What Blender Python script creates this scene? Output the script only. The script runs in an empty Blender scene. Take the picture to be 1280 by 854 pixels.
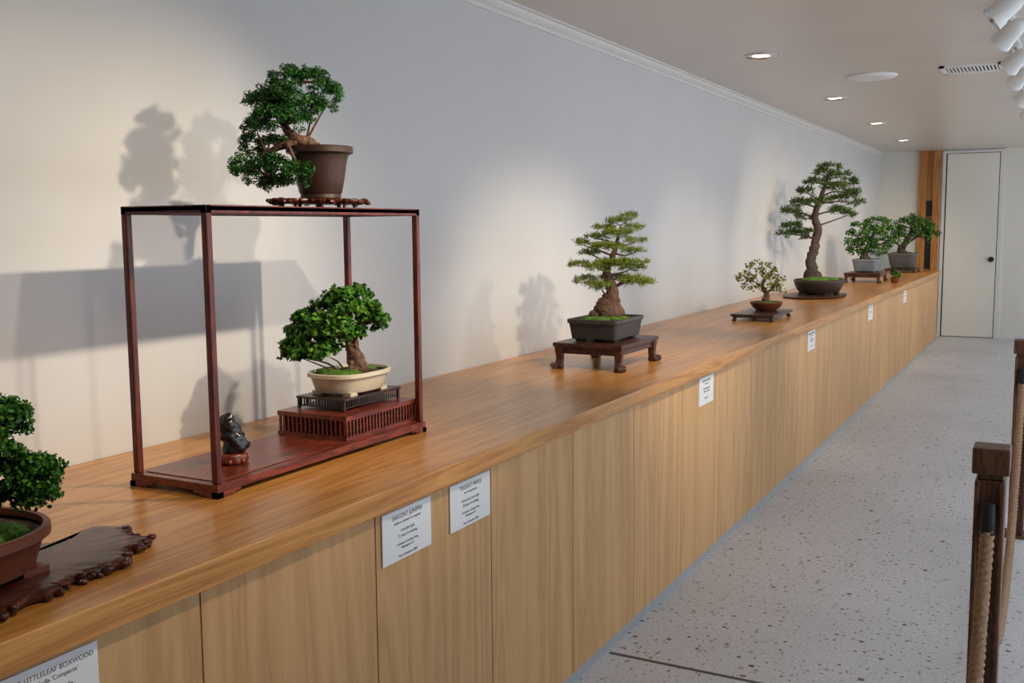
import bpy, math, random
import numpy as np
from mathutils import Vector, Matrix
random.seed(7); rng=np.random.default_rng(11)
S=bpy.context.scene
YAW=math.radians(28.231); RX,RY=math.cos(YAW),math.sin(YAW)
WALLX=-2.171; EDGE=-1.31; CAB=-1.335; CEIL=2.455; FARY=14.63; CT=0.9

# ---------------------------------------------------------------- materials
def newmat(name):
    m=bpy.data.materials.new(name); m.use_nodes=True
    nt=m.node_tree; b=nt.nodes['Principled BSDF']
    return m,nt,b
def ramp(nt,stops):
    r=nt.nodes.new('ShaderNodeValToRGB'); e=r.color_ramp.elements
    while len(e)<len(stops): e.new(0.5)
    for i,(p,c) in enumerate(stops): e[i].position=p; e[i].color=(*c,1)
    return r
def coords(nt,scale=(1,1,1),kind='Object'):
    t=nt.nodes.new('ShaderNodeTexCoord'); mp=nt.nodes.new('ShaderNodeMapping')
    mp.inputs['Scale'].default_value=scale
    nt.links.new(t.outputs[kind],mp.inputs['Vector']); return mp
def noise(nt,vec,scale,detail=4,rough=.5,dist=0):
    n=nt.nodes.new('ShaderNodeTexNoise'); n.inputs['Scale'].default_value=scale
    n.inputs['Detail'].default_value=detail; n.inputs['Roughness'].default_value=rough
    n.inputs['Distortion'].default_value=dist
    nt.links.new(vec.outputs[0],n.inputs['Vector']); return n
def bump(nt,b,src,strength=.2,dist=.01):
    bp=nt.nodes.new('ShaderNodeBump'); bp.inputs['Strength'].default_value=strength; bp.inputs['Distance'].default_value=dist
    nt.links.new(src,bp.inputs['Height']); nt.links.new(bp.outputs[0],b.inputs['Normal'])
def plain(name,c,rough=.5,metal=0,var=.08,nscale=20,bmp=0,coat=0,spec=.5):
    m,nt,b=newmat(name); v=coords(nt); n=noise(nt,v,nscale)
    r=ramp(nt,[(.3,tuple(x*(1-var) for x in c)),(.7,tuple(min(1,x*(1+var)) for x in c))])
    nt.links.new(n.outputs['Fac'],r.inputs[0]); nt.links.new(r.outputs[0],b.inputs['Base Color'])
    b.inputs['Roughness'].default_value=rough; b.inputs['Metallic'].default_value=metal
    b.inputs['Coat Weight'].default_value=coat; b.inputs['Coat Roughness'].default_value=.15
    b.inputs['Specular IOR Level'].default_value=spec
    if bmp: bump(nt,b,n.outputs['Fac'],bmp)
    return m
def wood(name,c1,c2,c3,scale,rough=.35,coat=0,island=0.0,big=2.0,fine=1.0,bmp=.05,mixf=.5,spec=.5):
    m,nt,b=newmat(name); v=coords(nt,scale)
    isl=nt.nodes.new('ShaderNodeNewGeometry')
    add=nt.nodes.new('ShaderNodeVectorMath'); add.operation='ADD'
    sc=nt.nodes.new('ShaderNodeVectorMath'); sc.operation='SCALE'; sc.inputs['Scale'].default_value=37.0*(1 if island else 0)
    comb=nt.nodes.new('ShaderNodeCombineXYZ')
    for i in range(3): nt.links.new(isl.outputs['Random Per Island'],comb.inputs[i])
    nt.links.new(comb.outputs[0],sc.inputs[0]); nt.links.new(v.outputs[0],add.inputs[0]); nt.links.new(sc.outputs[0],add.inputs[1])
    n1=noise(nt,add,big,3,.5,1.2)
    mul=nt.nodes.new('ShaderNodeMath'); mul.operation='MULTIPLY'; mul.inputs[1].default_value=9
    fr=nt.nodes.new('ShaderNodeMath'); fr.operation='PINGPONG'; fr.inputs[1].default_value=1
    nt.links.new(n1.outputs['Fac'],mul.inputs[0]); nt.links.new(mul.outputs[0],fr.inputs[0])
    n2=noise(nt,add,big*14*fine,5,.7)
    mx=nt.nodes.new('ShaderNodeMix'); mx.inputs[0].default_value=mixf
    nt.links.new(fr.outputs[0],mx.inputs[2]); nt.links.new(n2.outputs['Fac'],mx.inputs[3])
    r=ramp(nt,[(.2,c1),(.5,c2),(.8,c3)]); nt.links.new(mx.outputs[0],r.inputs[0])
    out=r.outputs[0]
    if island:
        hs=nt.nodes.new('ShaderNodeHueSaturation'); mr=nt.nodes.new('ShaderNodeMapRange')
        mr.inputs[3].default_value=1-island; mr.inputs[4].default_value=1+island
        nt.links.new(isl.outputs['Random Per Island'],mr.inputs[0]); nt.links.new(mr.outputs[0],hs.inputs['Value'])
        nt.links.new(out,hs.inputs['Color']); out=hs.outputs[0]
    nt.links.new(out,b.inputs['Base Color'])
    b.inputs['Roughness'].default_value=rough; b.inputs['Coat Weight'].default_value=coat; b.inputs['Coat Roughness'].default_value=.2
    b.inputs['Specular IOR Level'].default_value=spec
    if bmp: bump(nt,b,n2.outputs['Fac'],bmp,.002)
    return m
def leafmat(name,dark,mid,light,rough=.5):
    m,nt,b=newmat(name); g=nt.nodes.new('ShaderNodeNewGeometry')
    r=ramp(nt,[(0,dark),(.5,mid),(1,light)]); nt.links.new(g.outputs['Random Per Island'],r.inputs[0])
    v=coords(nt); n=noise(nt,v,12,2)
    hs=nt.nodes.new('ShaderNodeHueSaturation'); mr=nt.nodes.new('ShaderNodeMapRange')
    mr.inputs[1].default_value=.3; mr.inputs[2].default_value=.7; mr.inputs[3].default_value=.7; mr.inputs[4].default_value=1.25
    nt.links.new(n.outputs['Fac'],mr.inputs[0]); nt.links.new(mr.outputs[0],hs.inputs['Value']); nt.links.new(r.outputs[0],hs.inputs['Color'])
    nt.links.new(hs.outputs[0],b.inputs['Base Color'])
    b.inputs['Roughness'].default_value=rough; b.inputs['Specular IOR Level'].default_value=.25
    return m
M={}
M['top']=wood('oak_top',(.36,.135,.024),(.54,.24,.055),(.66,.33,.092),(7,.35,7),rough=.30,coat=.15,big=2.2,fine=1.2,bmp=.03,mixf=.6,spec=.45)
M['cab']=wood('oak_cabinet',(.47,.26,.105),(.58,.335,.145),(.65,.395,.180),(7,7,.5),rough=.5,island=.05,big=.9,fine=2.2,bmp=.02,mixf=.62,spec=.35)
M['rose']=wood('rosewood',(.06,.009,.005),(.16,.026,.012),(.26,.045,.018),(20,3,20),rough=.3,coat=.15,big=1.5,spec=.4)
M['rosev']=wood('rosewood_post',(.045,.007,.004),(.11,.016,.008),(.18,.028,.012),(20,20,3),rough=.35,coat=.1,big=1.5,spec=.35)
M['ebony']=wood('dark_wood',(.012,.006,.004),(.035,.014,.009),(.07,.028,.016),(14,14,14),rough=.35,coat=.15,spec=.4)
M['burl']=wood('burl_wood',(.020,.005,.003),(.060,.014,.007),(.12,.03,.013),(9,5,9),rough=.30,coat=.15,spec=.35)
M['slab']=wood('brown_slab',(.02,.008,.005),(.05,.017,.009),(.09,.031,.015),(9,5,9),rough=.38,coat=.1,spec=.35)
M['post']=wood('post_wood',(.05,.022,.01),(.11,.045,.020),(.18,.075,.034),(18,18,2),rough=.45,coat=.1)
M['panelwood']=wood('far_panel_wood',(.34,.13,.03),(.46,.19,.05),(.54,.25,.075),(9,9,.8),rough=.5,spec=.3)
M['wall']=plain('wall_paint',(.67,.67,.66),rough=.40,var=.02,nscale=3,bmp=.02)
M['farwall']=plain('far_wall_paint',(.76,.74,.66),rough=.5,var=.02,nscale=3)
M['ceil']=plain('ceiling_paint',(.62,.57,.51),rough=.33,var=.02,nscale=2)
M['door']=plain('door_paint',(.82,.79,.70),rough=.4,var=.015,nscale=3)
M['trim']=plain('trim_paint',(.74,.74,.71),rough=.4,var=.01)
M['white']=plain('white_enamel',(.8,.8,.78),rough=.35,var=.01)
M['metal']=plain('chrome',(.7,.7,.7),rough=.2,metal=1,var=.02)
M['dark']=plain('black_gap',(.01,.009,.008),rough=.7)
M['kick']=plain('kick_strip',(.35,.36,.38),rough=.4)
M['card']=plain('card_stock',(.78,.80,.82),rough=.4,var=.01)
M['ink']=plain('ink',(.07,.07,.08),rough=.6)
M['bark']=plain('bark',(.13,.068,.042),rough=.85,var=.55,nscale=90,bmp=.8)
M['barkd']=plain('bark_dark',(.055,.036,.026),rough=.85,var=.5,nscale=60,bmp=.7)
M['soil']=plain('soil',(.06,.035,.02),rough=.95,var=.5,nscale=200,bmp=.6)
M['pot_brown']=plain('pot_dark_brown',(.050,.026,.018),rough=.45,var=.15,nscale=8,coat=.05,spec=.3)
M['pot_red']=plain('pot_red_clay',(.135,.036,.016),rough=.45,var=.15,nscale=10,coat=.05,spec=.3)
M['pot_cream']=plain('pot_cream_glaze',(.62,.54,.40),rough=.25,var=.06,nscale=8,coat=.4)
M['pot_grey']=plain('pot_grey',(.050,.041,.040),rough=.55,var=.15,nscale=10,spec=.3)
M['pot_dark']=plain('pot_dark',(.035,.022,.019),rough=.5,var=.15,nscale=10,spec=.3)
M['pot_blue']=plain('pot_blue_grey',(.14,.165,.19),rough=.4,var=.15,nscale=10)
M['pot_slate']=plain('pot_slate',(.08,.08,.08),rough=.5,var=.15,nscale=10)
M['rope']=plain('rope_fibre',(.36,.22,.12),rough=.8,var=.25,nscale=150,bmp=.4)
M['stone']=plain('black_stone',(.015,.015,.016),rough=.25,var=.4,nscale=20,bmp=.3,coat=.3)
M['juniper']=leafmat('juniper_foliage',(.006,.040,.010),(.022,.115,.018),(.075,.24,.035))
M['maple']=leafmat('maple_leaf',(.014,.075,.006),(.05,.18,.014),(.16,.35,.035))
M['box']=leafmat('boxwood_leaf',(.006,.045,.005),(.027,.125,.010),(.11,.29,.03))
M['pine']=leafmat('pine_needle',(.05,.10,.012),(.16,.24,.025),(.36,.42,.07))
M['bigpine']=leafmat('spruce_needle',(.012,.038,.010),(.045,.095,.018),(.13,.18,.04))
M['flower']=leafmat('small_leaf',(.07,.11,.02),(.22,.25,.05),(.52,.40,.18))
M['fargreen']=leafmat('far_leaf',(.010,.05,.008),(.035,.12,.015),(.11,.24,.04))
M['moss']=plain('moss',(.07,.17,.012),rough=.95,var=.5,nscale=120,bmp=.8)
# floor: exposed aggregate
m,nt,b=newmat('aggregate_floor'); v=coords(nt)
n1=noise(nt,v,90,4,.7); r1=ramp(nt,[(.3,(.49,.495,.51)),(.5,(.66,.67,.69)),(.7,(.79,.80,.82))]); nt.links.new(n1.outputs['Fac'],r1.inputs[0])
n0=noise(nt,v,1.2,3); r0=ramp(nt,[(.3,(.86,.86,.86)),(.7,(1,1,1))]); nt.links.new(n0.outputs['Fac'],r0.inputs[0])
mm=nt.nodes.new('ShaderNodeMix'); mm.data_type='RGBA'; mm.blend_type='MULTIPLY'; mm.inputs[0].default_value=1
nt.links.new(r1.outputs[0],mm.inputs[6]); nt.links.new(r0.outputs[0],mm.inputs[7]); cur=mm.outputs[2]
for sc_,th_,rad_ in((34,.70,.40),(70,.60,.42)):
    vo=nt.nodes.new('ShaderNodeTexVoronoi'); vo.inputs['Scale'].default_value=sc_; nt.links.new(v.outputs[0],vo.inputs['Vector'])
    sep=nt.nodes.new('ShaderNodeSeparateColor'); nt.links.new(vo.outputs['Color'],sep.inputs[0])
    pk=nt.nodes.new('ShaderNodeMath'); pk.operation='GREATER_THAN'; pk.inputs[1].default_value=th_; nt.links.new(sep.outputs[0],pk.inputs[0])
    sz=nt.nodes.new('ShaderNodeMath'); sz.operation='MULTIPLY'; sz.inputs[1].default_value=rad_; nt.links.new(sep.outputs[1],sz.inputs[0])
    ds=nt.nodes.new('ShaderNodeMath'); ds.operation='LESS_THAN'; nt.links.new(vo.outputs['Distance'],ds.inputs[0]); nt.links.new(sz.outputs[0],ds.inputs[1])
    an=nt.nodes.new('ShaderNodeMath'); an.operation='MULTIPLY'; nt.links.new(pk.outputs[0],an.inputs[0]); nt.links.new(ds.outputs[0],an.inputs[1])
    r2=ramp(nt,[(0,(.12,.09,.08)),(.5,(.23,.20,.19)),(1,(.42,.38,.35))]); nt.links.new(sep.outputs[2],r2.inputs[0])
    mx=nt.nodes.new('ShaderNodeMix'); mx.data_type='RGBA'; nt.links.new(an.outputs[0],mx.inputs[0]); nt.links.new(cur,mx.inputs[6]); nt.links.new(r2.outputs[0],mx.inputs[7]); cur=mx.outputs[2]
nt.links.new(cur,b.inputs['Base Color']); b.inputs['Roughness'].default_value=.5; bump(nt,b,n1.outputs['Fac'],.25,.004)
M['floor']=m
m,nt,b=newmat('lamp_glow'); b.inputs['Emission Color'].default_value=(1,.93,.8,1); b.inputs['Emission Strength'].default_value=9; M['glow']=m

# ---------------------------------------------------------------- mesh helpers
class MB:
    def __init__(s): s.v=[]; s.f=[]; s.m=[]; s.mats=[]
    def mi(s,k):
        if k not in s.mats: s.mats.append(k)
        return s.mats.index(k)
    def add(s,vs,fs,k):
        o=len(s.v); i=s.mi(k); s.v.extend([tuple(map(float,q)) for q in vs])
        for f in fs: s.f.append(tuple(a+o for a in f)); s.m.append(i)
    def box(s,x0,x1,y0,y1,z0,z1,k):
        vs=[(x,y,z) for x in(x0,x1) for y in(y0,y1) for z in(z0,z1)]
        s.add(vs,[(0,1,3,2),(4,6,7,5),(0,4,5,1),(2,3,7,6),(0,2,6,4),(1,5,7,3)],k)
    def tube(s,pts,rad,k,n=8,cap=True,rough=0):
        P=[Vector(p) for p in pts]; L=len(P); vs=[]; fs=[]
        prev=None
        for i in range(L):
            t=(P[min(i+1,L-1)]-P[max(i-1,0)]).normalized()
            if prev is None:
                a=Vector((0,0,1)) if abs(t.z)<.9 else Vector((1,0,0)); nrm=t.cross(a).normalized()
            else: nrm=(prev-t*prev.dot(t)).normalized()
            prev=nrm; bn=t.cross(nrm)
            for j in range(n):
                an=2*math.pi*j/n
                r=rad[i]*(1+rough*(random.random()-.5)*2)
                vs.append(P[i]+(nrm*math.cos(an)+bn*math.sin(an))*r)
        for i in range(L-1):
            for j in range(n): fs.append((i*n+j,i*n+(j+1)%n,(i+1)*n+(j+1)%n,(i+1)*n+j))
        if cap: fs.append(tuple(range(n))[::-1]); fs.append(tuple((L-1)*n+j for j in range(n)))
        s.add(vs,fs,k)
    def loft(s,rings,k,cap0=True,cap1=True):
        n=len(rings[0]); vs=[q for r in rings for q in r]; fs=[]
        for i in range(len(rings)-1):
            for j in range(n): fs.append((i*n+j,i*n+(j+1)%n,(i+1)*n+(j+1)%n,(i+1)*n+j))
        if cap0: fs.append(tuple(range(n))[::-1])
        if cap1: fs.append(tuple((len(rings)-1)*n+j for j in range(n)))
        s.add(vs,fs,k)
    def ball(s,c,r,k,n=10,h=6,rough=0):
        rings=[]
        for i in range(1,h):
            a=math.pi*i/h-math.pi/2
            rings.append([(c[0]+r[0]*math.cos(a)*math.cos(2*math.pi*j/n)*(1+rough*(random.random()-.5)),c[1]+r[1]*math.cos(a)*math.sin(2*math.pi*j/n)*(1+rough*(random.random()-.5)),c[2]+r[2]*math.sin(a)) for j in range(n)])
        s.loft(rings,k)
    def obj(s,name,parent=None,smooth=False,bevel=0):
        me=bpy.data.meshes.new(name); me.from_pydata(s.v,[],s.f)
        for k in s.mats: me.materials.append(M[k])
        me.polygons.foreach_set('material_index',s.m)
        if smooth: me.polygons.foreach_set('use_smooth',[True]*len(me.polygons))
        me.update(); o=bpy.data.objects.new(name,me); S.collection.objects.link(o)
        if bevel:
            bv=o.modifiers.new('bevel','BEVEL'); bv.width=bevel; bv.segments=2; bv.limit_method='ANGLE'
        if parent: o.parent=parent
        return o
def empty(name,loc=(0,0,0)):
    e=bpy.data.objects.new(name,None); S.collection.objects.link(e); e.empty_display_size=.05; return e
def smoothpath(pts,rad,sub=4):
    P=np.array(pts,float); r=np.array(rad,float); out=[];ro=[]
    n=len(P)
    for i in range(n-1):
        p0=P[max(i-1,0)];p1=P[i];p2=P[i+1];p3=P[min(i+2,n-1)]
        for k in range(sub):
            t=k/sub
            out.append(.5*((2*p1)+(-p0+p2)*t+(2*p0-5*p1+4*p2-p3)*t*t+(-p0+3*p1-3*p2+p3)*t**3)); ro.append(r[i]*(1-t)+r[i+1]*t)
    out.append(P[-1]); ro.append(r[-1]); return out,ro

# ---------------------------------------------------------------- room
def single(name,fn,**kw):
    b=MB(); fn(b); return b.obj(name,**kw)
Y0=-2.6; XR=1.35
single('floor',lambda b:b.box(WALLX-.1,XR+.1,Y0-.1,FARY+.1,-.1,0,'floor'))
single('ceiling',lambda b:b.box(WALLX-.1,XR+.1,Y0-.1,FARY+.1,CEIL,CEIL+.1,'ceil'))
single('wall_left',lambda b:b.box(WALLX-.1,WALLX,Y0-.1,FARY+.1,0,CEIL,'wall'))
single('wall_far',lambda b:b.box(WALLX,XR+.1,FARY,FARY+.1,0,CEIL,'farwall'))
single('wall_near',lambda b:b.box(WALLX,XR+.1,Y0-.1,Y0,0,CEIL,'wall'))
WY0=1.3; WP=2.2
def rw(b):
    b.box(XR,XR+.1,Y0,WY0,0,CEIL,'wall')  # unseen windowless stretch, shaped to block daylight and dim the near left wall
    b.box(XR,XR+.1,WY0,FARY,0,.35,'wall'); b.box(XR,XR+.1,WY0,FARY,2.25,CEIL,'wall')
    y=WY0
    while y<FARY:
        b.box(XR,XR+.1,y,min(y+.16,FARY),.35,2.25,'wall'); y+=WP
single('wall_right',rw)
def wf(i,y):
    b=MB(); L=WP-.16; y1=min(y+L,FARY)
    for (a,c,z0,z1) in [(y,y+.04,.35,2.25),(y1-.04,y1,.35,2.25),(y+.04,y1-.04,.35,.39),(y+.04,y1-.04,2.21,2.25),((y+y1)/2-.015,(y+y1)/2+.015,.39,2.21)]:
        b.box(XR+.03,XR+.07,a,c,z0,z1,'post')
    b.obj('window_%d'%i)
y=WY0+.16;i=1
while y<FARY-.3: wf(i,y); y+=WP; i+=1
def crown(b):
    prof=[(0,0),(0,-.055),(.010,-.055),(.012,-.040),(.022,-.034),(.034,-.020),(.038,-.010),(.055,-.008),(.055,0)]
    b.loft([[(WALLX+a,yy,CEIL+c) for a,c in prof] for yy in (Y0,FARY)],'trim')
single('trim_crown_left',crown)
single('trim_floor_joint',lambda b:b.box(CAB+.01,XR,3.165,3.18,0,.0015,'pot_slate'))
def door(b):
    b.box(-1.33,-.71,FARY-.037,FARY-.002,.01,2.40,'door')
d=single('door_1',door,bevel=.004)
def dfr(b):
    b.box(-1.385,-1.345,FARY-.03,FARY,0,2.44,'trim'); b.box(-.70,-.655,FARY-.03,FARY,0,2.44,'trim'); b.box(-1.345,-.70,FARY-.03,FARY,2.41,2.44,'trim')
    b.box(-1.345,-1.33,FARY-.012,FARY,0,2.41,'dark'); b.box(-.71,-.70,FARY-.012,FARY,0,2.41,'dark')
single('trim_door_frame',dfr)
b=MB(); b.tube([(-.76,FARY-.035,1.03),(-.76,FARY-.06,1.03)],[.012,.012],'dark',10); b.ball((-.76,FARY-.085,1.03),(.035,.03,.035),'dark',12,8)
b.tube([(-.76,FARY-.036,1.03),(-.76,FARY-.042,1.03)],[.035,.035],'metal',12); b.obj('door_knob',smooth=True)
def pw(b):
    b.box(-1.67,-1.575,FARY-.06,FARY,0,CEIL,'panelwood'); b.box(-1.495,-1.41,FARY-.06,FARY,0,CEIL,'panelwood')
    b.box(-1.575,-1.495,FARY-.02,FARY,0,CEIL,'panelwood'); b.box(-1.573,-1.497,FARY-.03,FARY-.02,.9,1.80,'dark')
    b.box(-1.57,-1.50,FARY-.05,FARY-.03,1.45,1.60,'post')
single('trim_wood_panel',pw)
single('baseboard_far',lambda b:b.box(-.655,XR,FARY-.012,FARY,0,.06,'trim'))

# ---------------------------------------------------------------- counter
cnt=empty('display_counter'); CE=14.0; CS=-1.9
b=MB(); b.box(WALLX+.002,EDGE,CS,CE,.848,.9,'top'); b.obj('oak_top',cnt,bevel=.003)
b=MB(); b.box(WALLX+.03,CAB-.02,CS,CE,.05,.848,'dark'); b.obj('carcass',cnt)
b=MB(); ys=1.29-.5335*6
while ys<CE-.01:
    y1=min(ys+.5335,CE); b.box(CAB-.02,CAB,ys+.0018,y1-.0018,.035,.846,'cab'); ys=y1
b.obj('cabinet_panels',cnt,bevel=.001)
b=MB(); b.box(WALLX+.03,CAB-.003,CS,CE,0,.033,'kick'); b.obj('kick_strip',cnt)

# ---------------------------------------------------------------- cards
def textobj(name,s,size,y,z,x,par,align='CENTER'):
    c=bpy.data.curves.new(name,'FONT'); c.body=s; c.size=size; c.align_x=align; c.extrude=.0002
    o=bpy.data.objects.new(name,c); S.collection.objects.link(o); c.materials.append(M['ink'])
    o.location=(x,y,z); o.rotation_euler=(math.pi/2,0,math.pi/2); o.parent=par
def card(y0,lines,first=False):
    e=empty('label_card'); b=MB(); x=CAB+.001; W=.205
    b.box(x,x+.003,y0,y0+W,.712,.834,'card'); b.obj('card',e)
    yc=y0+W/2
    for i,(t,sz,z) in enumerate(lines): textobj('line_%d'%(i+1),t,sz,yc,z,x+.0033,e)
card(1.845,[('SARGENT JUNIPER',.0155,.812),('Juniperus chinensis var. sargentii',.0085,.800),('Cascade style',.0105,.779),('71 years in training',.0105,.766),('A donation of Stanley Chinn,',.0078,.748),('Washington, D.C.',.0078,.738),('Year of donation: 2002',.0085,.719)])
card(2.14,[('TRIDENT MAPLE',.0155,.812),('Acer buergerianum',.0085,.800),('Root-over-rock style',.0105,.779),('20 years in training',.0105,.766),('A donation of Stanley Chinn,',.0078,.748),('Washington, D.C.',.0078,.738),('Year of donation: 2002',.0085,.719)])
card(.858,[('KINGSVILLE LITTLELEAF BOXWOOD',.0115,.814),("Buxus microphylla 'Compacta'",.0105,.801),('Informal upright style',.0125,.780),('25 years in training',.0105,.766),('Washington, D.C.',.0078,.738)])
for y0,t,t2 in [(4.175,'JAPANESE WHITE PINE','Pinus parviflora'),(6.33,'JAPANESE PRINCESS PERSIMMON','Diospyros rhombifolia'),(8.6,'EZO SPRUCE','Picea glehnii'),(10.72,'CHINESE ELM','Ulmus parvifolia')]:
    card(y0,[(t,.0115,.812),(t2,.0085,.800),('Informal upright style',.0105,.779),('50 years in training',.0105,.766),('Washington, D.C.',.0078,.738)])

# ---------------------------------------------------------------- lathe pots
def ring(cx,cy,a,b_,z,n,ex):
    out=[]
    for j in range(n):
        t=2*math.pi*j/n; c,s_=math.cos(t),math.sin(t)
        out.append((cx+a*math.copysign(abs(c)**(2/ex),c),cy+b_*math.copysign(abs(s_)**(2/ex),s_),z))
    return out
def pot(par,cx,cy,z0,a,b_,prof,mat,ex=2,n=64,soil=True,feet=.0,mounds=6,soilz=None):
    m=MB(); rings=[ring(cx,cy,a*s_,b_*s_,z0+z,n,ex) for s_,z in prof]
    m.loft(rings,mat,True,False)
    top=prof[-1][1]
    if feet:
        for sx in(-1,1):
            for sy in(-1,1):
                px=cx+sx*a*prof[0][0]*.72; py=cy+sy*b_*prof[0][0]*.72; w=max(.008,a*.16)
                m.box(px-w,px+w,py-w,py+w,z0-feet,z0+.004,mat)
    o=m.obj('pot',par,smooth=False)
    for p in o.data.polygons: p.use_smooth= len(p.vertices)==4
    es=o.modifiers.new('e','EDGE_SPLIT'); es.split_angle=math.radians(30)
    sz=z0+(soilz if soilz else top-.008); si=prof[-1][0]
    m=MB(); rr=[]
    for k,(q,h) in enumerate([(1,0),(.85,.006),(.6,.012),(.3,.016),(.05,.017)]):
        rg=ring(cx,cy,a*si*q,b_*si*q,sz+h*(a/.1),n,ex); rg=[(x,y_,z+random.uniform(-.001,.0015)) for x,y_,z in rg]; rr.append(rg)
    m.loft(rr,'soil',False,True)
    for k in range(mounds):
        t=random.uniform(0,2*math.pi); q=random.uniform(.25,.7)*si; r=random.uniform(.22,.42)*min(a,b_)
        m.ball((cx+a*q*math.cos(t),cy+b_*q*math.sin(t),sz+.006*(a/.1)),(r,r*1.1,r*.42),'moss',14,8,.12)
    m.obj('moss_and_soil',par,smooth=True)

# ---------------------------------------------------------------- foliage
def foliage(par,mat,pads,s,org,ref,kind,size,clumps,per,spread=.35,name='foliage',flat=False,nw=.055):
    V=[]; centers=[]
    for p in pads:
        h,v,rh,rv,d=p[:5]
        u=(h-ref[0])*s; w=(ref[1]-v)*s; ru,rw=rh*s,rv*s; rd=ru*.8
        nc=max(6,int(clumps*(rh*rh*.8+rh*rv)/1800))
        for c in range(nc):
            dr=rng.normal(size=3); dr/=np.linalg.norm(dr)
            q=rng.uniform(.15 if flat else .5,1.0)**.5
            if dr[2]<-.3 and rng.random()<.6: dr[2]*=-.5
            cu,cd,cw=u+dr[0]*ru*q, d+dr[1]*rd*q, w+dr[2]*rw*q
            C=np.array([org[0]+cu*RX-cd*RY, org[1]+cu*RY+cd*RX, org[2]+cw])
            out=np.array([dr[0]*RX-dr[1]*RY,dr[0]*RY+dr[1]*RX,dr[2]]); out=out*.7+np.array([0,0,.5]); out/=np.linalg.norm(out)
            centers.append((C,out))
    k=4
    for C,out in centers:
        n=per
        if kind=='needle':
            dirs=rng.normal(size=(n,3)); dirs/=np.linalg.norm(dirs,axis=1)[:,None]; dirs=dirs+out*.9; dirs/=np.linalg.norm(dirs,axis=1)[:,None]
            L=size*rng.uniform(.6,1.1,n)[:,None]
            side=np.cross(dirs,rng.normal(size=(n,3))); side/=np.linalg.norm(side,axis=1)[:,None]; wd=size*nw
            base=C+rng.normal(size=(n,3))*size*.35*np.array([1,1,.5])
            V.append(np.stack([base-side*wd,base+side*wd,base+dirs*L+side*wd*.5,base+dirs*L-side*wd*.5],1).reshape(-1,3))
        else:
            off=rng.normal(size=(n,3)); off/=np.linalg.norm(off,axis=1)[:,None]; off*=(rng.random(n)**.4)[:,None]*size*spread*10
            pos=C+off*np.array([1,1,.75])
            nr=rng.normal(size=(n,3))*.8+np.array([0,0,.6])+off/(size*spread*10); nr/=np.linalg.norm(nr,axis=1)[:,None]
            a=np.cross(nr,rng.normal(size=(n,3))); a/=np.linalg.norm(a,axis=1)[:,None]; b2=np.cross(nr,a)
            sz=(size*rng.uniform(.65,1.2,n))[:,None]
            if kind=='maple': shp=[(-.5,0),(-.15,.28),(.12,.52),(.2,.2),(.62,0),(.2,-.2),(.12,-.52),(-.15,-.28)]
            elif kind=='round': shp=[(-.5,0),(-.22,.3),(.2,.32),(.5,0),(.2,-.32),(-.22,-.3)]
            else: shp=[(-.5,0),(0,.22),(.6,0),(0,-.22)]
            k=len(shp)
            V.append(np.stack([pos+a*sz*x+b2*sz*y_-nr*sz*.25*abs(y_) for x,y_ in shp],1).reshape(-1,3))
    V=np.concatenate(V); nf=len(V)//k
    me=bpy.data.meshes.new(name); me.vertices.add(len(V)); me.vertices.foreach_set('co',V.ravel())
    me.loops.add(len(V)); me.loops.foreach_set('vertex_index',np.arange(len(V),dtype=np.int32))
    me.polygons.add(nf); me.polygons.foreach_set('loop_start',np.arange(nf,dtype=np.int32)*k)
    me.materials.append(M[mat]); me.update(calc_edges=True); me.validate()
    o=bpy.data.objects.new(name,me); S.collection.objects.link(o); o.parent=par
    return centers
def L2W(p,s,org,ref):
    u=(p[0]-ref[0])*s; w=(ref[1]-p[1])*s; d=p[2] if len(p)>2 else 0
    return (org[0]+u*RX-d*RY, org[1]+u*RY+d*RX, org[2]+w)
def trunk(par,mat,paths,s,org,ref,centers=None,twig=.0012,pads=None,every=2,n=10):
    m=MB(); trunkpts=[]
    for pts,rad in paths:
        P,R_=smoothpath([L2W(p,s,org,ref) for p in pts],rad,5)
        P=[np.array(p)+rng.normal(size=3)*R_[i]*.12 for i,p in enumerate(P)]
        m.tube(P,R_,mat,n,rough=.13); trunkpts+= list(zip(P,R_))
    tp=np.array([p for p,_ in trunkpts])
    if pads:
        bp=[]
        for p in pads:
            C=np.array(L2W((p[0],p[1]+p[3]*.4,p[4]),s,org,ref)); dd=np.linalg.norm(tp-C,axis=1)+np.maximum(0,(tp[:,2]-C[2]))*1.0
            a=tp[int(np.argmin(dd))]; r0=min(trunkpts[int(np.argmin(dd))][1]*.6,twig*4)
            mid=(a+C)/2+rng.normal(size=3)*np.linalg.norm(C-a)*.08+np.array([0,0,.01*np.linalg.norm(C-a)])
            P,R_=smoothpath([a,mid,C],[r0,r0*.7,twig*1.3],4); m.tube(P,R_,mat,6,rough=.1); bp+= [np.array(q) for q in P[len(P)//3:]]
        bp=np.array(bp)
        if centers:
            for C,out in centers[::every]:
                a=bp[int(np.argmin(np.linalg.norm(bp-C,axis=1)))]
                mid=(a+C)/2-np.array([0,0,.15])*np.linalg.norm(C-a)+rng.normal(size=3)*.1*np.linalg.norm(C-a)
                m.tube([a,mid,C],[twig,twig*.75,twig*.4],mat,4,cap=False)
    m.obj('trunk_and_branches',par,smooth=True)

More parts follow.
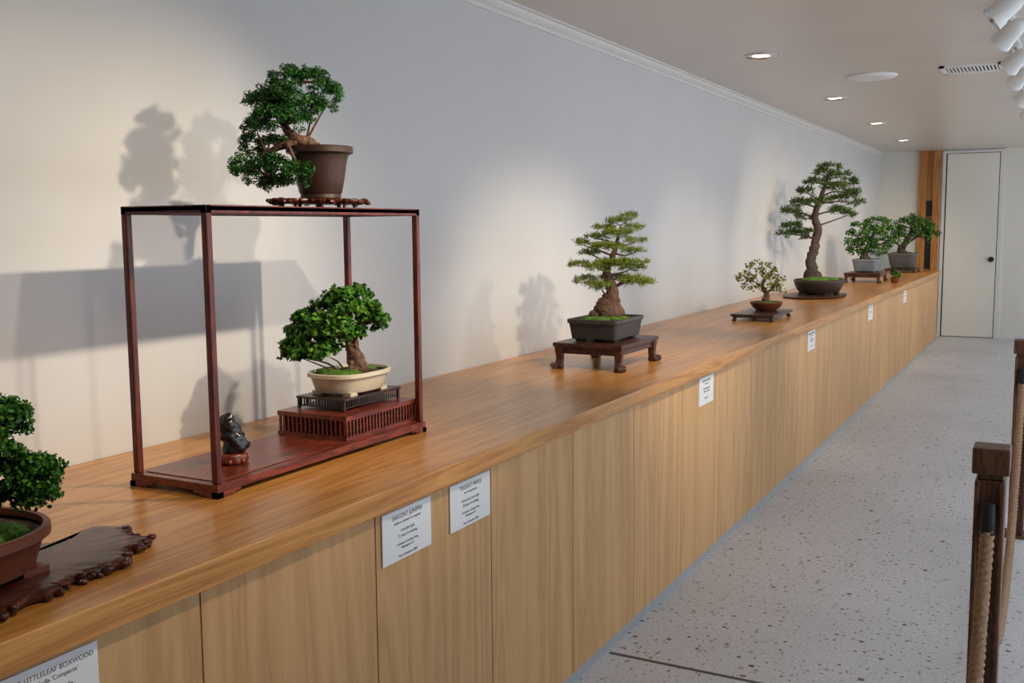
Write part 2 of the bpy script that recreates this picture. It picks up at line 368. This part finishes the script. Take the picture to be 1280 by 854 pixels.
# ---------------------------------------------------------------- stands
def slab(name,outline,z0,h,mat,knobs=0,kr=.012,jit=.006,feet=0):
    P=[Vector((x,y,0)) for x,y in outline]; base=[]; pts=[]
    N=len(P)
    for i in range(N):
        p0,p1,p2,p3=P[i-1],P[i],P[(i+1)%N],P[(i+2)%N]
        for k in range(8):
            t=k/8; q=.5*((2*p1)+(-p0+p2)*t+(2*p0-5*p1+4*p2-p3)*t*t+(-p0+3*p1-3*p2+p3)*t**3)
            base.append(q); pts.append(q+Vector((random.uniform(-jit,jit),random.uniform(-jit,jit),0)))
    c=sum(base,Vector())/len(base); m=MB()
    def rg(src,sc,z,j=0): return [tuple(c+(q-c)*sc+Vector((0,0,z+random.uniform(-j,j)))) for q in src]
    m.loft([rg(pts,.93,z0+feet),rg(pts,.98,z0+feet+h*.3,.001),rg(pts,1.0,z0+feet+h*.65,.001),rg(pts,.97,z0+feet+h*.95,.001),rg(base,.93,z0+feet+h*.98),rg(base,.5,z0+feet+h*.98),rg(base,.1,z0+feet+h*.98)],mat)
    for k in range(knobs):
        q=pts[random.randrange(len(pts))]; r=kr*random.uniform(.45,1.1); zz=z0+feet+h*random.uniform(.1,.75)
        q=c+(q-c)*random.uniform(.96,1.01); m.ball((q.x,q.y,max(zz,z0+r*.7)),(r,r,r*.7),mat,7,5,.3)
    if feet:
        for k in range(10):
            q=c+(pts[k*len(pts)//10]-c)*.82; m.tube([(q.x,q.y,z0),(q.x,q.y,z0+feet*.5),(q.x*.98+c.x*.02,q.y*.98+c.y*.02,z0+feet+.004)],[.008,.005,.008],mat,7)
    o=m.obj(name); 
    for p in o.data.polygons: p.use_smooth=True
    o.modifiers.new('e','EDGE_SPLIT').split_angle=math.radians(50)
    return o
def table(name,cx,cy,z0,w,d,h,mat,leg=.014,th=.014,splay=.012,apron=.02,scroll=True):
    e=empty(name); m=MB(); x0,x1,y0,y1=cx-w/2,cx+w/2,cy-d/2,cy+d/2
    m.box(x0,x1,y0,y1,z0+h-th,z0+h,mat)
    m.box(x0+.01,x1-.01,y0+.01,y1-.01,z0+h-th*1.6,z0+h-th,mat)
    i=.016
    for (a,b_,c,d_) in [(x0+i,x1-i,y0+i,y0+i+.010),(x0+i,x1-i,y1-i-.010,y1-i),(x0+i,x0+i+.010,y0+i,y1-i),(x1-i-.010,x1-i,y0+i,y1-i)]:
        m.box(a,b_,c,d_,z0+h-th-apron,z0+h-th,mat)
    m.obj('top',e,bevel=.002); m=MB()
    for sx,xx in((-1,x0+.024),(1,x1-.024)):
        for sy,yy in((-1,y0+.024),(1,y1-.024)):
            def sq(z,r,o): return ring(xx+sx*o,yy+sy*o,r,r,z,16,5)
            m.loft([sq(z0,leg*.95,splay),sq(z0+leg*.5,leg*1.1,splay),sq(z0+leg*1.1,leg*.9,splay*.7),sq(z0+h*.35,leg*.75,splay*.1),sq(z0+h*.6,leg*.85,splay*.2),sq(z0+h-th-apron*.5,leg*1.05,0),sq(z0+h-th,leg*1.1,0)],mat)
            if scroll:
                m.tube([(xx+sx*(splay+leg*.7)-leg*.6,yy+sy*(splay+leg*.7)+leg*.6*sx*sy,z0+leg*.75),(xx+sx*(splay+leg*.7)+leg*.6,yy+sy*(splay+leg*.7)-leg*.6*sx*sy,z0+leg*.75)],[leg*.7,leg*.7],mat,12)
    m.obj('legs',e,smooth=False); return e

# ================================================================ RED FRAME STAND
e=empty('rosewood_display_frame')
x0,x1,y0,y1=-1.862,-1.602,1.612,2.436; t=.017
m=MB(); m.box(x0-.004,x1+.004,y0-.004,y1+.004,.912,.930,'rose'); m.box(x0+.02,x1-.02,y0+.02,y1-.02,.930,.932,'rose'); m.obj('base_panel',e,bevel=.002)
m=MB()
for sx in(0,1):
    for sy in(0,1):
        cx=(x0,x1)[sx]; cy=(y0,y1)[sy]; dx=1 if sx==0 else -1; dy=1 if sy==0 else -1
        for (ax,ay) in((1,0),(0,1)):
            for k in range(4):
                L0=.018*k;L1=.018*(k+1); zz=.900+(0,.0,.003,.008)[k]
                if ax: m.box(min(cx-dx*.006+dx*L0,cx-dx*.006+dx*L1),max(cx-dx*.006+dx*L0,cx-dx*.006+dx*L1),min(cy-dy*.006,cy+dy*.012),max(cy-dy*.006,cy+dy*.012),zz,.913,'rose')
                else: m.box(min(cx-dx*.006,cx+dx*.012),max(cx-dx*.006,cx+dx*.012),min(cy-dy*.006+dy*L0,cy-dy*.006+dy*L1),max(cy-dy*.006+dy*L0,cy-dy*.006+dy*L1),zz,.913,'rose')
m.obj('bracket_feet',e)
m=MB()
for cx in(x0,x1-t):
    for cy in(y0,y1-t): m.box(cx,cx+t,cy,cy+t,.93,1.524,'rosev')
m.obj('posts',e,bevel=.003)
m=MB(); m.box(x0,x1,y0,y1,1.527,1.540,'rosev'); m.box(x0,x1,y0,y0+.018,1.522,1.541,'rosev');m.box(x0,x1,y1-.018,y1,1.522,1.541,'rosev');m.box(x0,x0+.018,y0,y1,1.522,1.541,'rosev');m.box(x1-.018,x1,y0,y1,1.522,1.541,'rosev'); m.obj('top_panel',e,bevel=.002)
bx0,bx1,by0,by1=-1.855,-1.622,2.10,2.43; m=MB()
m.box(bx0,bx1,by0,by1,.985,.997,'rose'); m.box(bx0,bx1,by0,by1,.931,.942,'rose')
m.box(bx0+.012,bx1-.012,by0+.012,by1-.012,.942,.985,'dark')
k=by0+.004
while k<by1-.006:
    m.box(bx1-.007,bx1-.002,k,k+.0055,.942,.985,'rose'); m.box(bx0+.002,bx0+.007,k,k+.0055,.942,.985,'rose'); k+=.0145
k=bx0+.004
while k<bx1-.006:
    m.box(k,k+.0055,by0+.002,by0+.007,.942,.985,'rose'); m.box(k,k+.0055,by1-.007,by1-.002,.942,.985,'rose'); k+=.0145
m.obj('lattice_box',e)
e=empty('black_lattice_stand'); m=MB(); a0,a1,c0,c1=-1.83,-1.665,2.15,2.415; z=.998
m.box(a0,a1,c0,c1,z+.028,z+.034,'ebony'); m.box(a0+.006,a1-.006,c0+.006,c1-.006,z+.006,z+.009,'ebony')
for cx in(a0+.002,a1-.01):
    for cy in(c0+.002,c1-.01): m.box(cx,cx+.008,cy,cy+.008,z,z+.028,'ebony')
k=c0+.012
while k<c1-.012:
    m.box(a1-.009,a1-.006,k,k+.003,z+.009,z+.028,'ebony'); m.box(a0+.006,a0+.009,k,k+.003,z+.009,z+.028,'ebony'); k+=.010
k=a0+.012
while k<a1-.012:
    m.box(k,k+.003,c0+.006,c0+.009,z+.009,z+.028,'ebony'); k+=.010
m.obj('lattice',e,bevel=.0008)

# viewing stone
e=empty('viewing_stone'); sx,sy=-1.72,1.785; m=MB()
m.loft([ring(sx,sy,.034*a,.036*a,.9325+h,20,2.4) for a,h in[(.85,0),(1,.006),(.9,.012),(.97,.02),(.8,.026)]],'rose')
for k in range(6):
    t_=k*math.pi/3; m.ball((sx+.03*math.cos(t_),sy+.032*math.sin(t_),.940),(.008,.008,.0075),'rose',8,6)
m.obj('carved_base',e,smooth=True)
m=MB(); rg=[]
for i in range(15):
    f=i/14; r=[.024,.029,.031,.029,.026,.027,.029,.027,.025,.026,.025,.021,.017,.013,.004][i]; z=.957+f*.098
    ox=.006*math.sin(f*7); oy=.008*math.sin(f*4+1)-.004
    rg.append([(sx+ox+r*math.cos(2*math.pi*j/18)*(1+.24*math.sin(j*2.1+i*1.3)),sy+oy+r*math.sin(2*math.pi*j/18)*(1+.24*math.cos(j*1.7+i)),z+random.uniform(-.002,.002)) for j in range(18)])
m.loft(rg,'stone')
m.ball((sx+.010,sy-.016,1.028),(.012,.014,.018),'stone',9,7,.3); m.ball((sx-.005,sy+.020,1.005),(.012,.012,.022),'stone',9,7,.3)
m.obj('stone',e,smooth=True)

# ================================================================ SARGENT JUNIPER
o0=(-1.74,2.17,1.541); 
ol=[]
for k in range(14):
    t_=2*math.pi*k/14; ol.append((o0[0]+.105*math.cos(t_)*random.uniform(.85,1.1),o0[1]+.155*math.sin(t_)*random.uniform(.88,1.1)))
slab('carved_root_stand',ol,1.541,.012,'burl',knobs=46,kr=.011,jit=.005,feet=.013)
e=empty('sargent_juniper_bonsai')
pot(e,o0[0],o0[1],1.567,.088,.088,[(.52,0),(.62,.002),(.60,.012),(.64,.016),(.72,.05),(.80,.095),(.85,.112),(.88,.116),(1.0,.120),(1.0,.134),(.97,.137),(.88,.137),(.87,.125)],'pot_brown',2,64,True,0,6)
ref=(402,259); s=.00213
pads=[(395,100,24,14,0),(416,122,20,18,-.02),(366,98,24,13,-.02),(345,108,14,10,.0),(336,130,22,18,-.02),(366,120,20,16,-.05),(396,134,22,14,-.03),(350,150,28,15,-.06),(325,156,18,12,0),(378,152,22,13,-.06),(318,176,15,12,.0),(342,174,18,8,.03),(310,206,18,16,-.04),(333,214,23,18,-.05),(356,206,18,15,-.06),(345,228,18,8,-.03),(388,217,19,17,-.115),(368,226,13,9,-.08),(328,192,18,10,.0),(355,135,22,14,-.05)]
c=foliage(e,'juniper',pads,s,o0,ref,'leaf',.0085,74,58,.18)
trunk(e,'bark',[([(398,190),(392,180),(378,174,-.03),(366,164,-.03),(355,142,0),(358,118,0),(375,104,0),(398,104,0)],[.02,.017,.014,.011,.008,.006,.004,.003]),
 ([(376,176,-.03),(356,184,-.04),(336,194,-.03),(330,210,-.04),(345,222,-.05)],[.012,.009,.007,.005,.003]),
 ([(366,180,-.05),(378,195,-.10),(386,215,-.115)],[.006,.005,.003])],s,o0,ref,c,.0009,pads,8)

# ================================================================ TRIDENT MAPLE
o0=(-1.745,2.282,1.032); ref=(439,490); s=.00223
e=empty('trident_maple_bonsai')
pot(e,o0[0],o0[1],1.038,.094,.128,[(.76,0),(.80,.002),(.84,.010),(.88,.025),(.92,.040),(.93,.042),(1.0,.045),(1.0,.054),(.98,.056),(.92,.056),(.91,.049)],'pot_cream',2.6,72,True,.006,9)
pads=[(450,366,16,8,.02),(430,370,20,9,0),(470,385,12,9,.0),(408,382,18,10,.02),(445,386,24,12,-.02),(390,398,18,10,0),(466,402,15,9,.03),(420,404,26,14,-.04),(376,414,16,9,.0),(396,420,22,11,-.04),(372,430,15,9,-.02),(364,442,9,7,0),(384,442,16,8,-.05),(410,436,18,10,-.06),(437,416,20,11,-.03),(478,400,8,7,0),(400,408,22,12,.03)]
c=foliage(e,'maple',pads,s,o0,ref,'maple',.0165,62,22,.14)
trunk(e,'bark',[([(447,470),(449,455),(444,438),(434,420),(428,400),(430,380)],[.030,.020,.015,.010,.007,.004]),([(454,470,-.01),(453,452,0),(448,435,0),(446,410,0)],[.016,.013,.009,.005]),([(434,470,-.03),(441,460,-.02),(446,445,0)],[.008,.010,.010]),([(444,470,-.05),(447,462,-.02),(449,448,0)],[.008,.010,.010])],s,o0,ref,c,.0009,pads,4)

# ================================================================ BOXWOOD (left foreground)
slab('burl_wood_slab',[(-1.395,.71),(-1.38,.89),(-1.395,1.02),(-1.415,1.11),(-1.405,1.18),(-1.45,1.235),(-1.465,1.30),(-1.52,1.305),(-1.565,1.325),(-1.62,1.30),(-1.59,1.23),(-1.63,1.17),(-1.69,1.13),(-1.79,1.09),(-1.85,.94),(-1.83,.74),(-1.69,.61),(-1.51,.62)],.9,.020,'burl',knobs=190,kr=.011,jit=.008)
o0=(-1.58,.965,.920); ref=(-72,710); s=.00134
e=empty('littleleaf_boxwood_bonsai')
pot(e,o0[0],o0[1],.927,.150,.172,[(.80,0),(.84,.003),(.87,.018),(.92,.045),(.95,.054),(1.0,.056),(1.0,.070),(.98,.073),(.93,.073),(.92,.062)],'pot_red',2.3,80,True,.007,14)
pads=[(-70,500,60,35,0),(-10,495,34,26,-.02),(24,510,28,24,0),(-40,545,50,30,-.05),(18,545,36,26,-.04),(58,572,32,22,-.02),(46,598,36,16,0),(-10,600,40,18,-.06),(-70,590,60,30,0),(-130,560,60,50,0),(-90,470,50,20,.02)]
c=foliage(e,'box',pads,s,o0,ref,'round',.009,46,42,.18)
trunk(e,'bark',[([(-72,655),(-68,630),(-60,590),(-66,540),(-60,500)],[.035,.025,.02,.015,.008])],s,o0,ref,c,.0012,pads,3)

# ================================================================ WHITE PINE
table('carved_wood_stand',-1.685,4.0,.9,.31,.43,.11,'slab',leg=.019,th=.016,splay=.006,apron=.030)
o0=(-1.69,4.0,1.011); ref=(757,425); s=.00343
e=empty('white_pine_bonsai')
pot(e,o0[0],o0[1],1.021,.115,.162,[(.86,0),(.88,.003),(.91,.03),(.95,.062),(.955,.066),(1.0,.068),(1.0,.082),(.99,.084),(.93,.084),(.92,.074)],'pot_grey',16,128,True,.01,18)
pads=[(785,274,12,4,0),(770,280,14,4,.02),(755,287,13,4,0),(790,287,12,3.5,0),(772,294,20,4.5,-.03),(745,299,14,4,0),(794,303,12,3.5,.02),(726,306,12,3.5,.0),(758,310,22,4.5,-.04),(790,316,14,3.5,0),(738,318,14,3.5,.02),(768,330,28,4.5,-.04),(800,331,10,3,.0),(724,332,13,3.5,0),(745,335,18,4.5,-.06),(790,337,16,4,.03),(730,351,16,5,-.02),(748,357,18,5,-.06),(770,350,20,4,.05),(792,353,22,5,-.02),(808,355,10,3.5,0)]
c=foliage(e,'pine',pads,s,o0,ref,'needle',.018,210,20,flat=True,nw=.065)
trunk(e,'bark',[([(758,397),(759,386),(765,370),(762,355),(758,340),(765,322),(770,305),(775,285)],[.065,.046,.030,.022,.016,.012,.008,.004]),([(740,397,-.02),(750,386,-.01),(758,370,0)],[.018,.024,.018]),([(776,397,-.02),(769,386,0),(764,370,0)],[.018,.022,.018])],s,o0,ref,c,.0014,pads,8)

# ================================================================ SMALL PERSIMMON
table('low_wood_stand',-1.64,6.42,.9,.27,.50,.045,'ebony',leg=.012,th=.014,splay=.004,apron=.006,scroll=False)
o0=(-1.64,6.52,.945); ref=(960,391); s=.00512
e=empty('persimmon_bonsai')
pot(e,o0[0],o0[1],.945,.105,.105,[(.5,0),(.6,.002),(.85,.025),(.97,.045),(1.0,.052),(.98,.056),(.9,.056),(.88,.048)],'pot_red',2,48,True,0,6)
pads=[(950,335,15,6,0),(935,346,11,6,0),(962,342,14,6,.03),(971,351,12,5,0),(948,351,15,6,-.03),(940,361,11,4,0),(975,364,9,5,.0),(960,359,13,6,-.04),(929,352,7,4,0)]
c=foliage(e,'flower',pads,s,o0,ref,'round',.019,90,9,.16)
trunk(e,'bark',[([(958,380),(960,370),(955,360),(957,348),(950,338)],[.026,.018,.012,.008,.004]),([(960,370),(968,362),(972,352)],[.009,.006,.003]),([(956,362),(946,356),(936,350)],[.008,.005,.003])],s,o0,ref,c,.0016,pads,3)

# ================================================================ TALL SPRUCE
ol=[(-1.75+.27*math.cos(t_)*random.uniform(.85,1.1),8.6+.42*math.sin(t_)*random.uniform(.85,1.1)) for t_ in np.linspace(0,2*math.pi,12,endpoint=False)]
slab('flat_wood_slab',ol,.9,.018,'slab',knobs=0,jit=.006)
o0=(-1.75,8.7,.918); ref=(1026,370); s=.0067
e=empty('ezo_spruce_bonsai')
pot(e,o0[0],o0[1],.93,.20,.27,[(.72,0),(.78,.004),(.88,.03),(.96,.07),(.97,.085),(1.0,.088),(1.0,.105),(.97,.11),(.92,.11),(.91,.098)],'pot_dark',2.2,64,True,.012,12)
pads=[(1036,214,13,5,0),(1025,221,10,4,.02),(1046,224,15,5,0),(1060,232,11,4,.0),(1018,232,13,4.5,0),(1040,238,16,5,-.05),(1066,246,15,4.5,0),(1008,243,13,4.5,.03),(1052,252,16,4.5,.05),(998,257,15,4.5,0),(1072,258,10,4,0),(1020,256,13,4,-.06),(987,268,13,4.5,.0),(1046,267,16,4,-.04),(1006,274,13,4,.04),(990,286,14,4.5,0),(981,294,11,4,-.03),(1003,294,14,4.5,0),(1012,300,8,3,0),(1060,272,10,3,.02)]
c=foliage(e,'bigpine',pads,s,o0,ref,'needle',.036,170,20,flat=True,nw=.085)
trunk(e,'barkd',[([(1019,354),(1018,346),(1015,330),(1019,310),(1022,290),(1020,268),(1027,246),(1032,228),(1036,216)],[.080,.055,.042,.037,.032,.025,.018,.010,.005]),([(1007,355,-.03),(1013,347,0),(1016,332,0)],[.016,.022,.02]),([(1031,355,-.03),(1024,347,0),(1018,334,0)],[.016,.022,.02])],s,o0,ref,c,.0022,pads,9)

# ================================================================ FIFTH
table('wood_stand',-1.75,11.05,.9,.36,.5,.10,'slab',leg=.018,th=.016,splay=.004,apron=.03)
o0=(-1.75,11.1,1.0); ref=(1087,342); s=.00836
e=empty('elm_bonsai')
pot(e,o0[0],o0[1],1.01,.13,.18,[(.8,0),(.84,.004),(.92,.06),(.96,.10),(1.0,.104),(1.0,.12),(.97,.125),(.92,.125),(.91,.11)],'pot_blue',8,64,True,.01,8)
pads=[(1098,279,15,6,0),(1080,285,13,6,.02),(1110,290,12,7,0),(1072,295,11,6,0),(1092,293,18,9,-.05),(1068,305,9,6,0),(1084,306,16,8,-.04),(1108,303,13,9,.0),(1098,314,14,7,-.03),(1074,315,12,6,0),(1115,309,7,6,0),(1085,317,10,5,0)]
c=foliage(e,'fargreen',pads,s,o0,ref,'round',.024,130,18,.17)
trunk(e,'barkd',[([(1086,328),(1084,318),(1090,305),(1096,288)],[.06,.035,.025,.012])],s,o0,ref,c,.003,pads,6)
e=empty('potted_moss_plant'); pot(e,-1.44,10.88,.9,.05,.05,[(.6,0),(.8,.02),(1,.05),(1,.055),(.9,.055),(.88,.048)],'pot_red',2,32,True,0,3)
foliage(e,'fargreen',[(0,0,5,5.5,0)],.009,(-1.44,10.88,.99),(0,0),'round',.022,900,14,.08)
# ================================================================ SIXTH
table('low_display_stand',-1.70,13.5,.9,.36,.56,.05,'slab',leg=.014,th=.016,splay=.004,apron=.008,scroll=False)
o0=(-1.70,13.5,.95); ref=(1130,338); s=.0100
e=empty('cotoneaster_bonsai')
pot(e,o0[0],o0[1],.955,.165,.22,[(.72,0),(.76,.004),(.88,.08),(.96,.15),(1.0,.155),(1.0,.175),(.98,.18),(.93,.18),(.92,.165)],'pot_slate',8,64,True,.005,8)
pads=[(1135,277,13,5,0),(1146,281,13,5,0),(1125,282,10,5,0),(1158,287,11,6,0),(1138,289,17,8,-.05),(1119,291,9,6,.0),(1150,294,15,7,.0),(1166,296,9,5,0),(1130,299,13,7,-.03),(1158,301,9,5,0),(1116,300,8,6,0)]
c=foliage(e,'fargreen',pads,s,o0,ref,'round',.028,120,17,.17)
trunk(e,'barkd',[([(1130,322),(1128,314),(1135,302),(1140,288)],[.06,.045,.03,.014]),([(1131,310),(1145,300),(1155,294)],[.02,.015,.01])],s,o0,ref,c,.004,pads,6)

# ================================================================ posts + rope (one rope barrier)
barrier=empty('rope_barrier')
def ropepost(y):
    x=-.12; w=.034; m=MB()
    m.box(x-w,x+w,y-w,y+w,.012,.865,'post'); m.box(x-w-.008,x+w+.008,y-w-.008,y+w+.008,.88,.945,'post')
    m.box(x-w-.03,x+w+.03,y-w-.03,y+w+.03,0,.015,'post')
    m.box(x-w+.004,x+w-.004,y-w+.004,y+w-.004,.865,.88,'post')
    for sy in(-1,1):
        for sx in(-1,1):
            m.box(min(x+sx*w,x+sx*(w-.012)),max(x+sx*w,x+sx*(w-.012)),min(y+sy*w,y+sy*(w+.014)),max(y+sy*w,y+sy*(w+.014)),.015,.865,'post')
    m.obj('wood_post',barrier,bevel=.004)
    m=MB()
    for sy in(-1,1):
        m.tube([(x,y+sy*w,.80),(x,y+sy*(w+.035),.80)],[.008,.008],'dark',10)
        m.tube([(x,y+sy*(w+.028),.815),(x,y+sy*(w+.030),.775),(x,y+sy*(w+.034),.74)],[.015,.016,.016],'dark',12)
    m.obj('hook',barrier,smooth=True)
for yy in(.1,2.71,5.31,7.91,10.5,13.1): ropepost(yy)
def rope(ya,yb):
    ya+=.066; yb-=.066
    m=MB(); N=420; L=yb-ya; sag=.66
    P=[]
    for i in range(N+1):
        t_=i/N; q=2*t_-1
        P.append(Vector((-.12,ya+L*t_,.745-sag*(1-abs(q)**2.6))))
    for st in range(3):
        pts=[]; acc=0
        for i,p in enumerate(P):
            tg=(P[min(i+1,N)]-P[max(i-1,0)]).normalized(); sd=Vector((1,0,0)); up=tg.cross(sd)
            if i: acc+=(P[i]-P[i-1]).length
            a=acc/.055*2*math.pi+st*2*math.pi/3
            pts.append(p+(sd*math.cos(a)+up*math.sin(a))*.0085)
        m.tube(pts,[.0095]*len(pts),'rope',7)
    m.obj('twisted_rope',barrier,smooth=True)
for a,b_ in((.1,2.71),(2.71,5.31),(5.31,7.91),(7.91,10.5),(10.5,13.1)): rope(a,b_)

# ================================================================ ceiling fixtures
def downlight(x,y,r):
    e=empty('recessed_downlight'); m=MB()
    m.loft([ring(x,y,r*a,r*a,z,32,2) for a,z in[(1.0,CEIL),(1.0,CEIL-.006),(.86,CEIL-.008),(.8,CEIL-.002)]],'metal',True,False); m.obj('trim_ring',e,smooth=True)
    m=MB(); m.loft([ring(x,y,r*.8,r*.8,CEIL-.003,32,2),ring(x,y,r*.5,r*.5,CEIL-.0015,32,2)],'metal',False,False); m.loft([ring(x,y,r*.5,r*.5,CEIL-.002,32,2),ring(x,y,r*.3,r*.3,CEIL-.002,32,2)],'glow',False,True); m.obj('lamp',e)
for x,y,r in[(-1.55,5.93,.10),(-1.56,8.17,.10),(-1.59,10.38,.10),(-1.63,12.61,.10)]: downlight(x,y,r)
m=MB(); m.loft([ring(-1.12,7.08,.155*a,.155*a,CEIL-z,40,2) for a,z in[(1,0),(1,.006),(.9,.018),(.6,.024),(.1,.026)]],'white'); m.obj('ceiling_speaker',smooth=True)
m=MB(); vx0,vx1,vy0,vy1=-.70,-.34,6.90,7.22; z=CEIL
m.box(vx0,vx1,vy0,vy0+.03,z-.012,z,'white');m.box(vx0,vx1,vy1-.03,vy1,z-.012,z,'white');m.box(vx0,vx0+.03,vy0,vy1,z-.012,z,'white');m.box(vx1-.03,vx1,vy0,vy1,z-.012,z,'white')
m.box(vx0+.03,vx1-.03,vy0+.03,vy1-.03,z-.002,z,'dark')
k=vx0+.04
while k<vx1-.04: m.box(k,k+.009,vy0+.03,vy1-.03,z-.011,z-.003,'white'); k+=.021
m.obj('ceiling_vent')
TX=-.25
m=MB(); m.box(TX-.02,TX+.02,.3,13.5,CEIL-.03,CEIL,'white'); m.obj('light_track')
def head(y,target,power,x=TX,z=2.33,size=58,col=(1,.83,.62)):
    e=empty('track_spotlight'); p=Vector((x,y,z)); t_=Vector(target); d=(t_-p).normalized(); q=.78
    m=MB(); m.tube([(x,y,CEIL-.03),(x,y,CEIL-.045)],[.03,.03],'white',12); m.tube([(x,y,CEIL-.045),p-d*.04],[.008,.008],'white',8)
    m.tube([p-d*.125*q,p-d*.11*q,p-d*.08*q,p-d*.01*q,p+d*.035*q,p+d*.050*q],[.022*q,.040*q,.050*q,.054*q,.064*q,.066*q],'white',24,cap=False)
    m.tube([p-d*.126*q,p-d*.125*q],[.022*q,.022*q],'white',24)
    m.tube([p+d*.049*q,p+d*.0,p-d*.03*q],[.060*q,.050*q,.034*q],'metal',24,cap=False)
    m.obj('lamp_housing',e,smooth=True)
    m=MB(); m.tube([p+d*.014,p+d*.016],[.040,.040],'glow',20); m.obj('bulb',e)
    l=bpy.data.lights.new('spot','SPOT'); l.energy=power; l.spot_size=math.radians(size); l.spot_blend=1; l.shadow_soft_size=.028; l.color=col
    lo=bpy.data.objects.new('spot_beam',l); S.collection.objects.link(lo); lo.location=p+d*.06; lo.rotation_euler=d.to_track_quat('-Z','Y').to_euler(); lo.parent=e
W=66
head(.9,(-1.7,1.05,1.0),W*.6); head(1.75,(-1.85,2.2,1.3),W*.95,size=54); head(2.60,(-1.9,1.95,1.30),W*1.6)
head(3.13,(-1.8,4.1,1.0),W*1.8,size=52); head(4.65,(-1.9,4.5,.95),W*.9); head(5.24,(-1.8,6.5,.95),W*1.3,size=54); head(6.1,(-1.9,7.3,.9),W*.5,size=48); head(6.8,(-1.9,8.7,1.15),W*2.0)
head(7.84,(-1.9,9.2,1.15),W*1.3); head(8.96,(-1.9,11.0,1.05),W*1.8); head(10.2,(-1.8,11.6,1.05),W*1.3); head(11.6,(-1.75,13.5,1.05),W*1.8)

# ================================================================ daylight
w=bpy.data.worlds.new('sky'); S.world=w; w.use_nodes=True
bg=w.node_tree.nodes['Background']; bg.inputs[0].default_value=(.79,.88,1.0,1); bg.inputs[1].default_value=2.2

# ================================================================ camera
f,ya,pi_,ro,H=1269.0,YAW,math.radians(6.379),math.radians(-.479),1.4857
F=Vector((-math.sin(ya)*math.cos(pi_),math.cos(ya)*math.cos(pi_),-math.sin(pi_))); R=Vector((math.cos(ya),math.sin(ya),0)); U=R.cross(F)
R2=R*math.cos(ro)+U*math.sin(ro); U2=R2.cross(F)
cd=bpy.data.cameras.new('camera'); cd.sensor_fit='HORIZONTAL'; cd.sensor_width=36; cd.lens=36*f/1280; cd.clip_start=.02
co=bpy.data.objects.new('camera',cd); S.collection.objects.link(co)
mt=Matrix((R2,U2,-F)).transposed().to_4x4(); mt.translation=Vector((0,0,H)); co.matrix_world=mt
S.camera=co
S.view_settings.view_transform='Standard'; S.view_settings.look='None'; S.view_settings.exposure=0
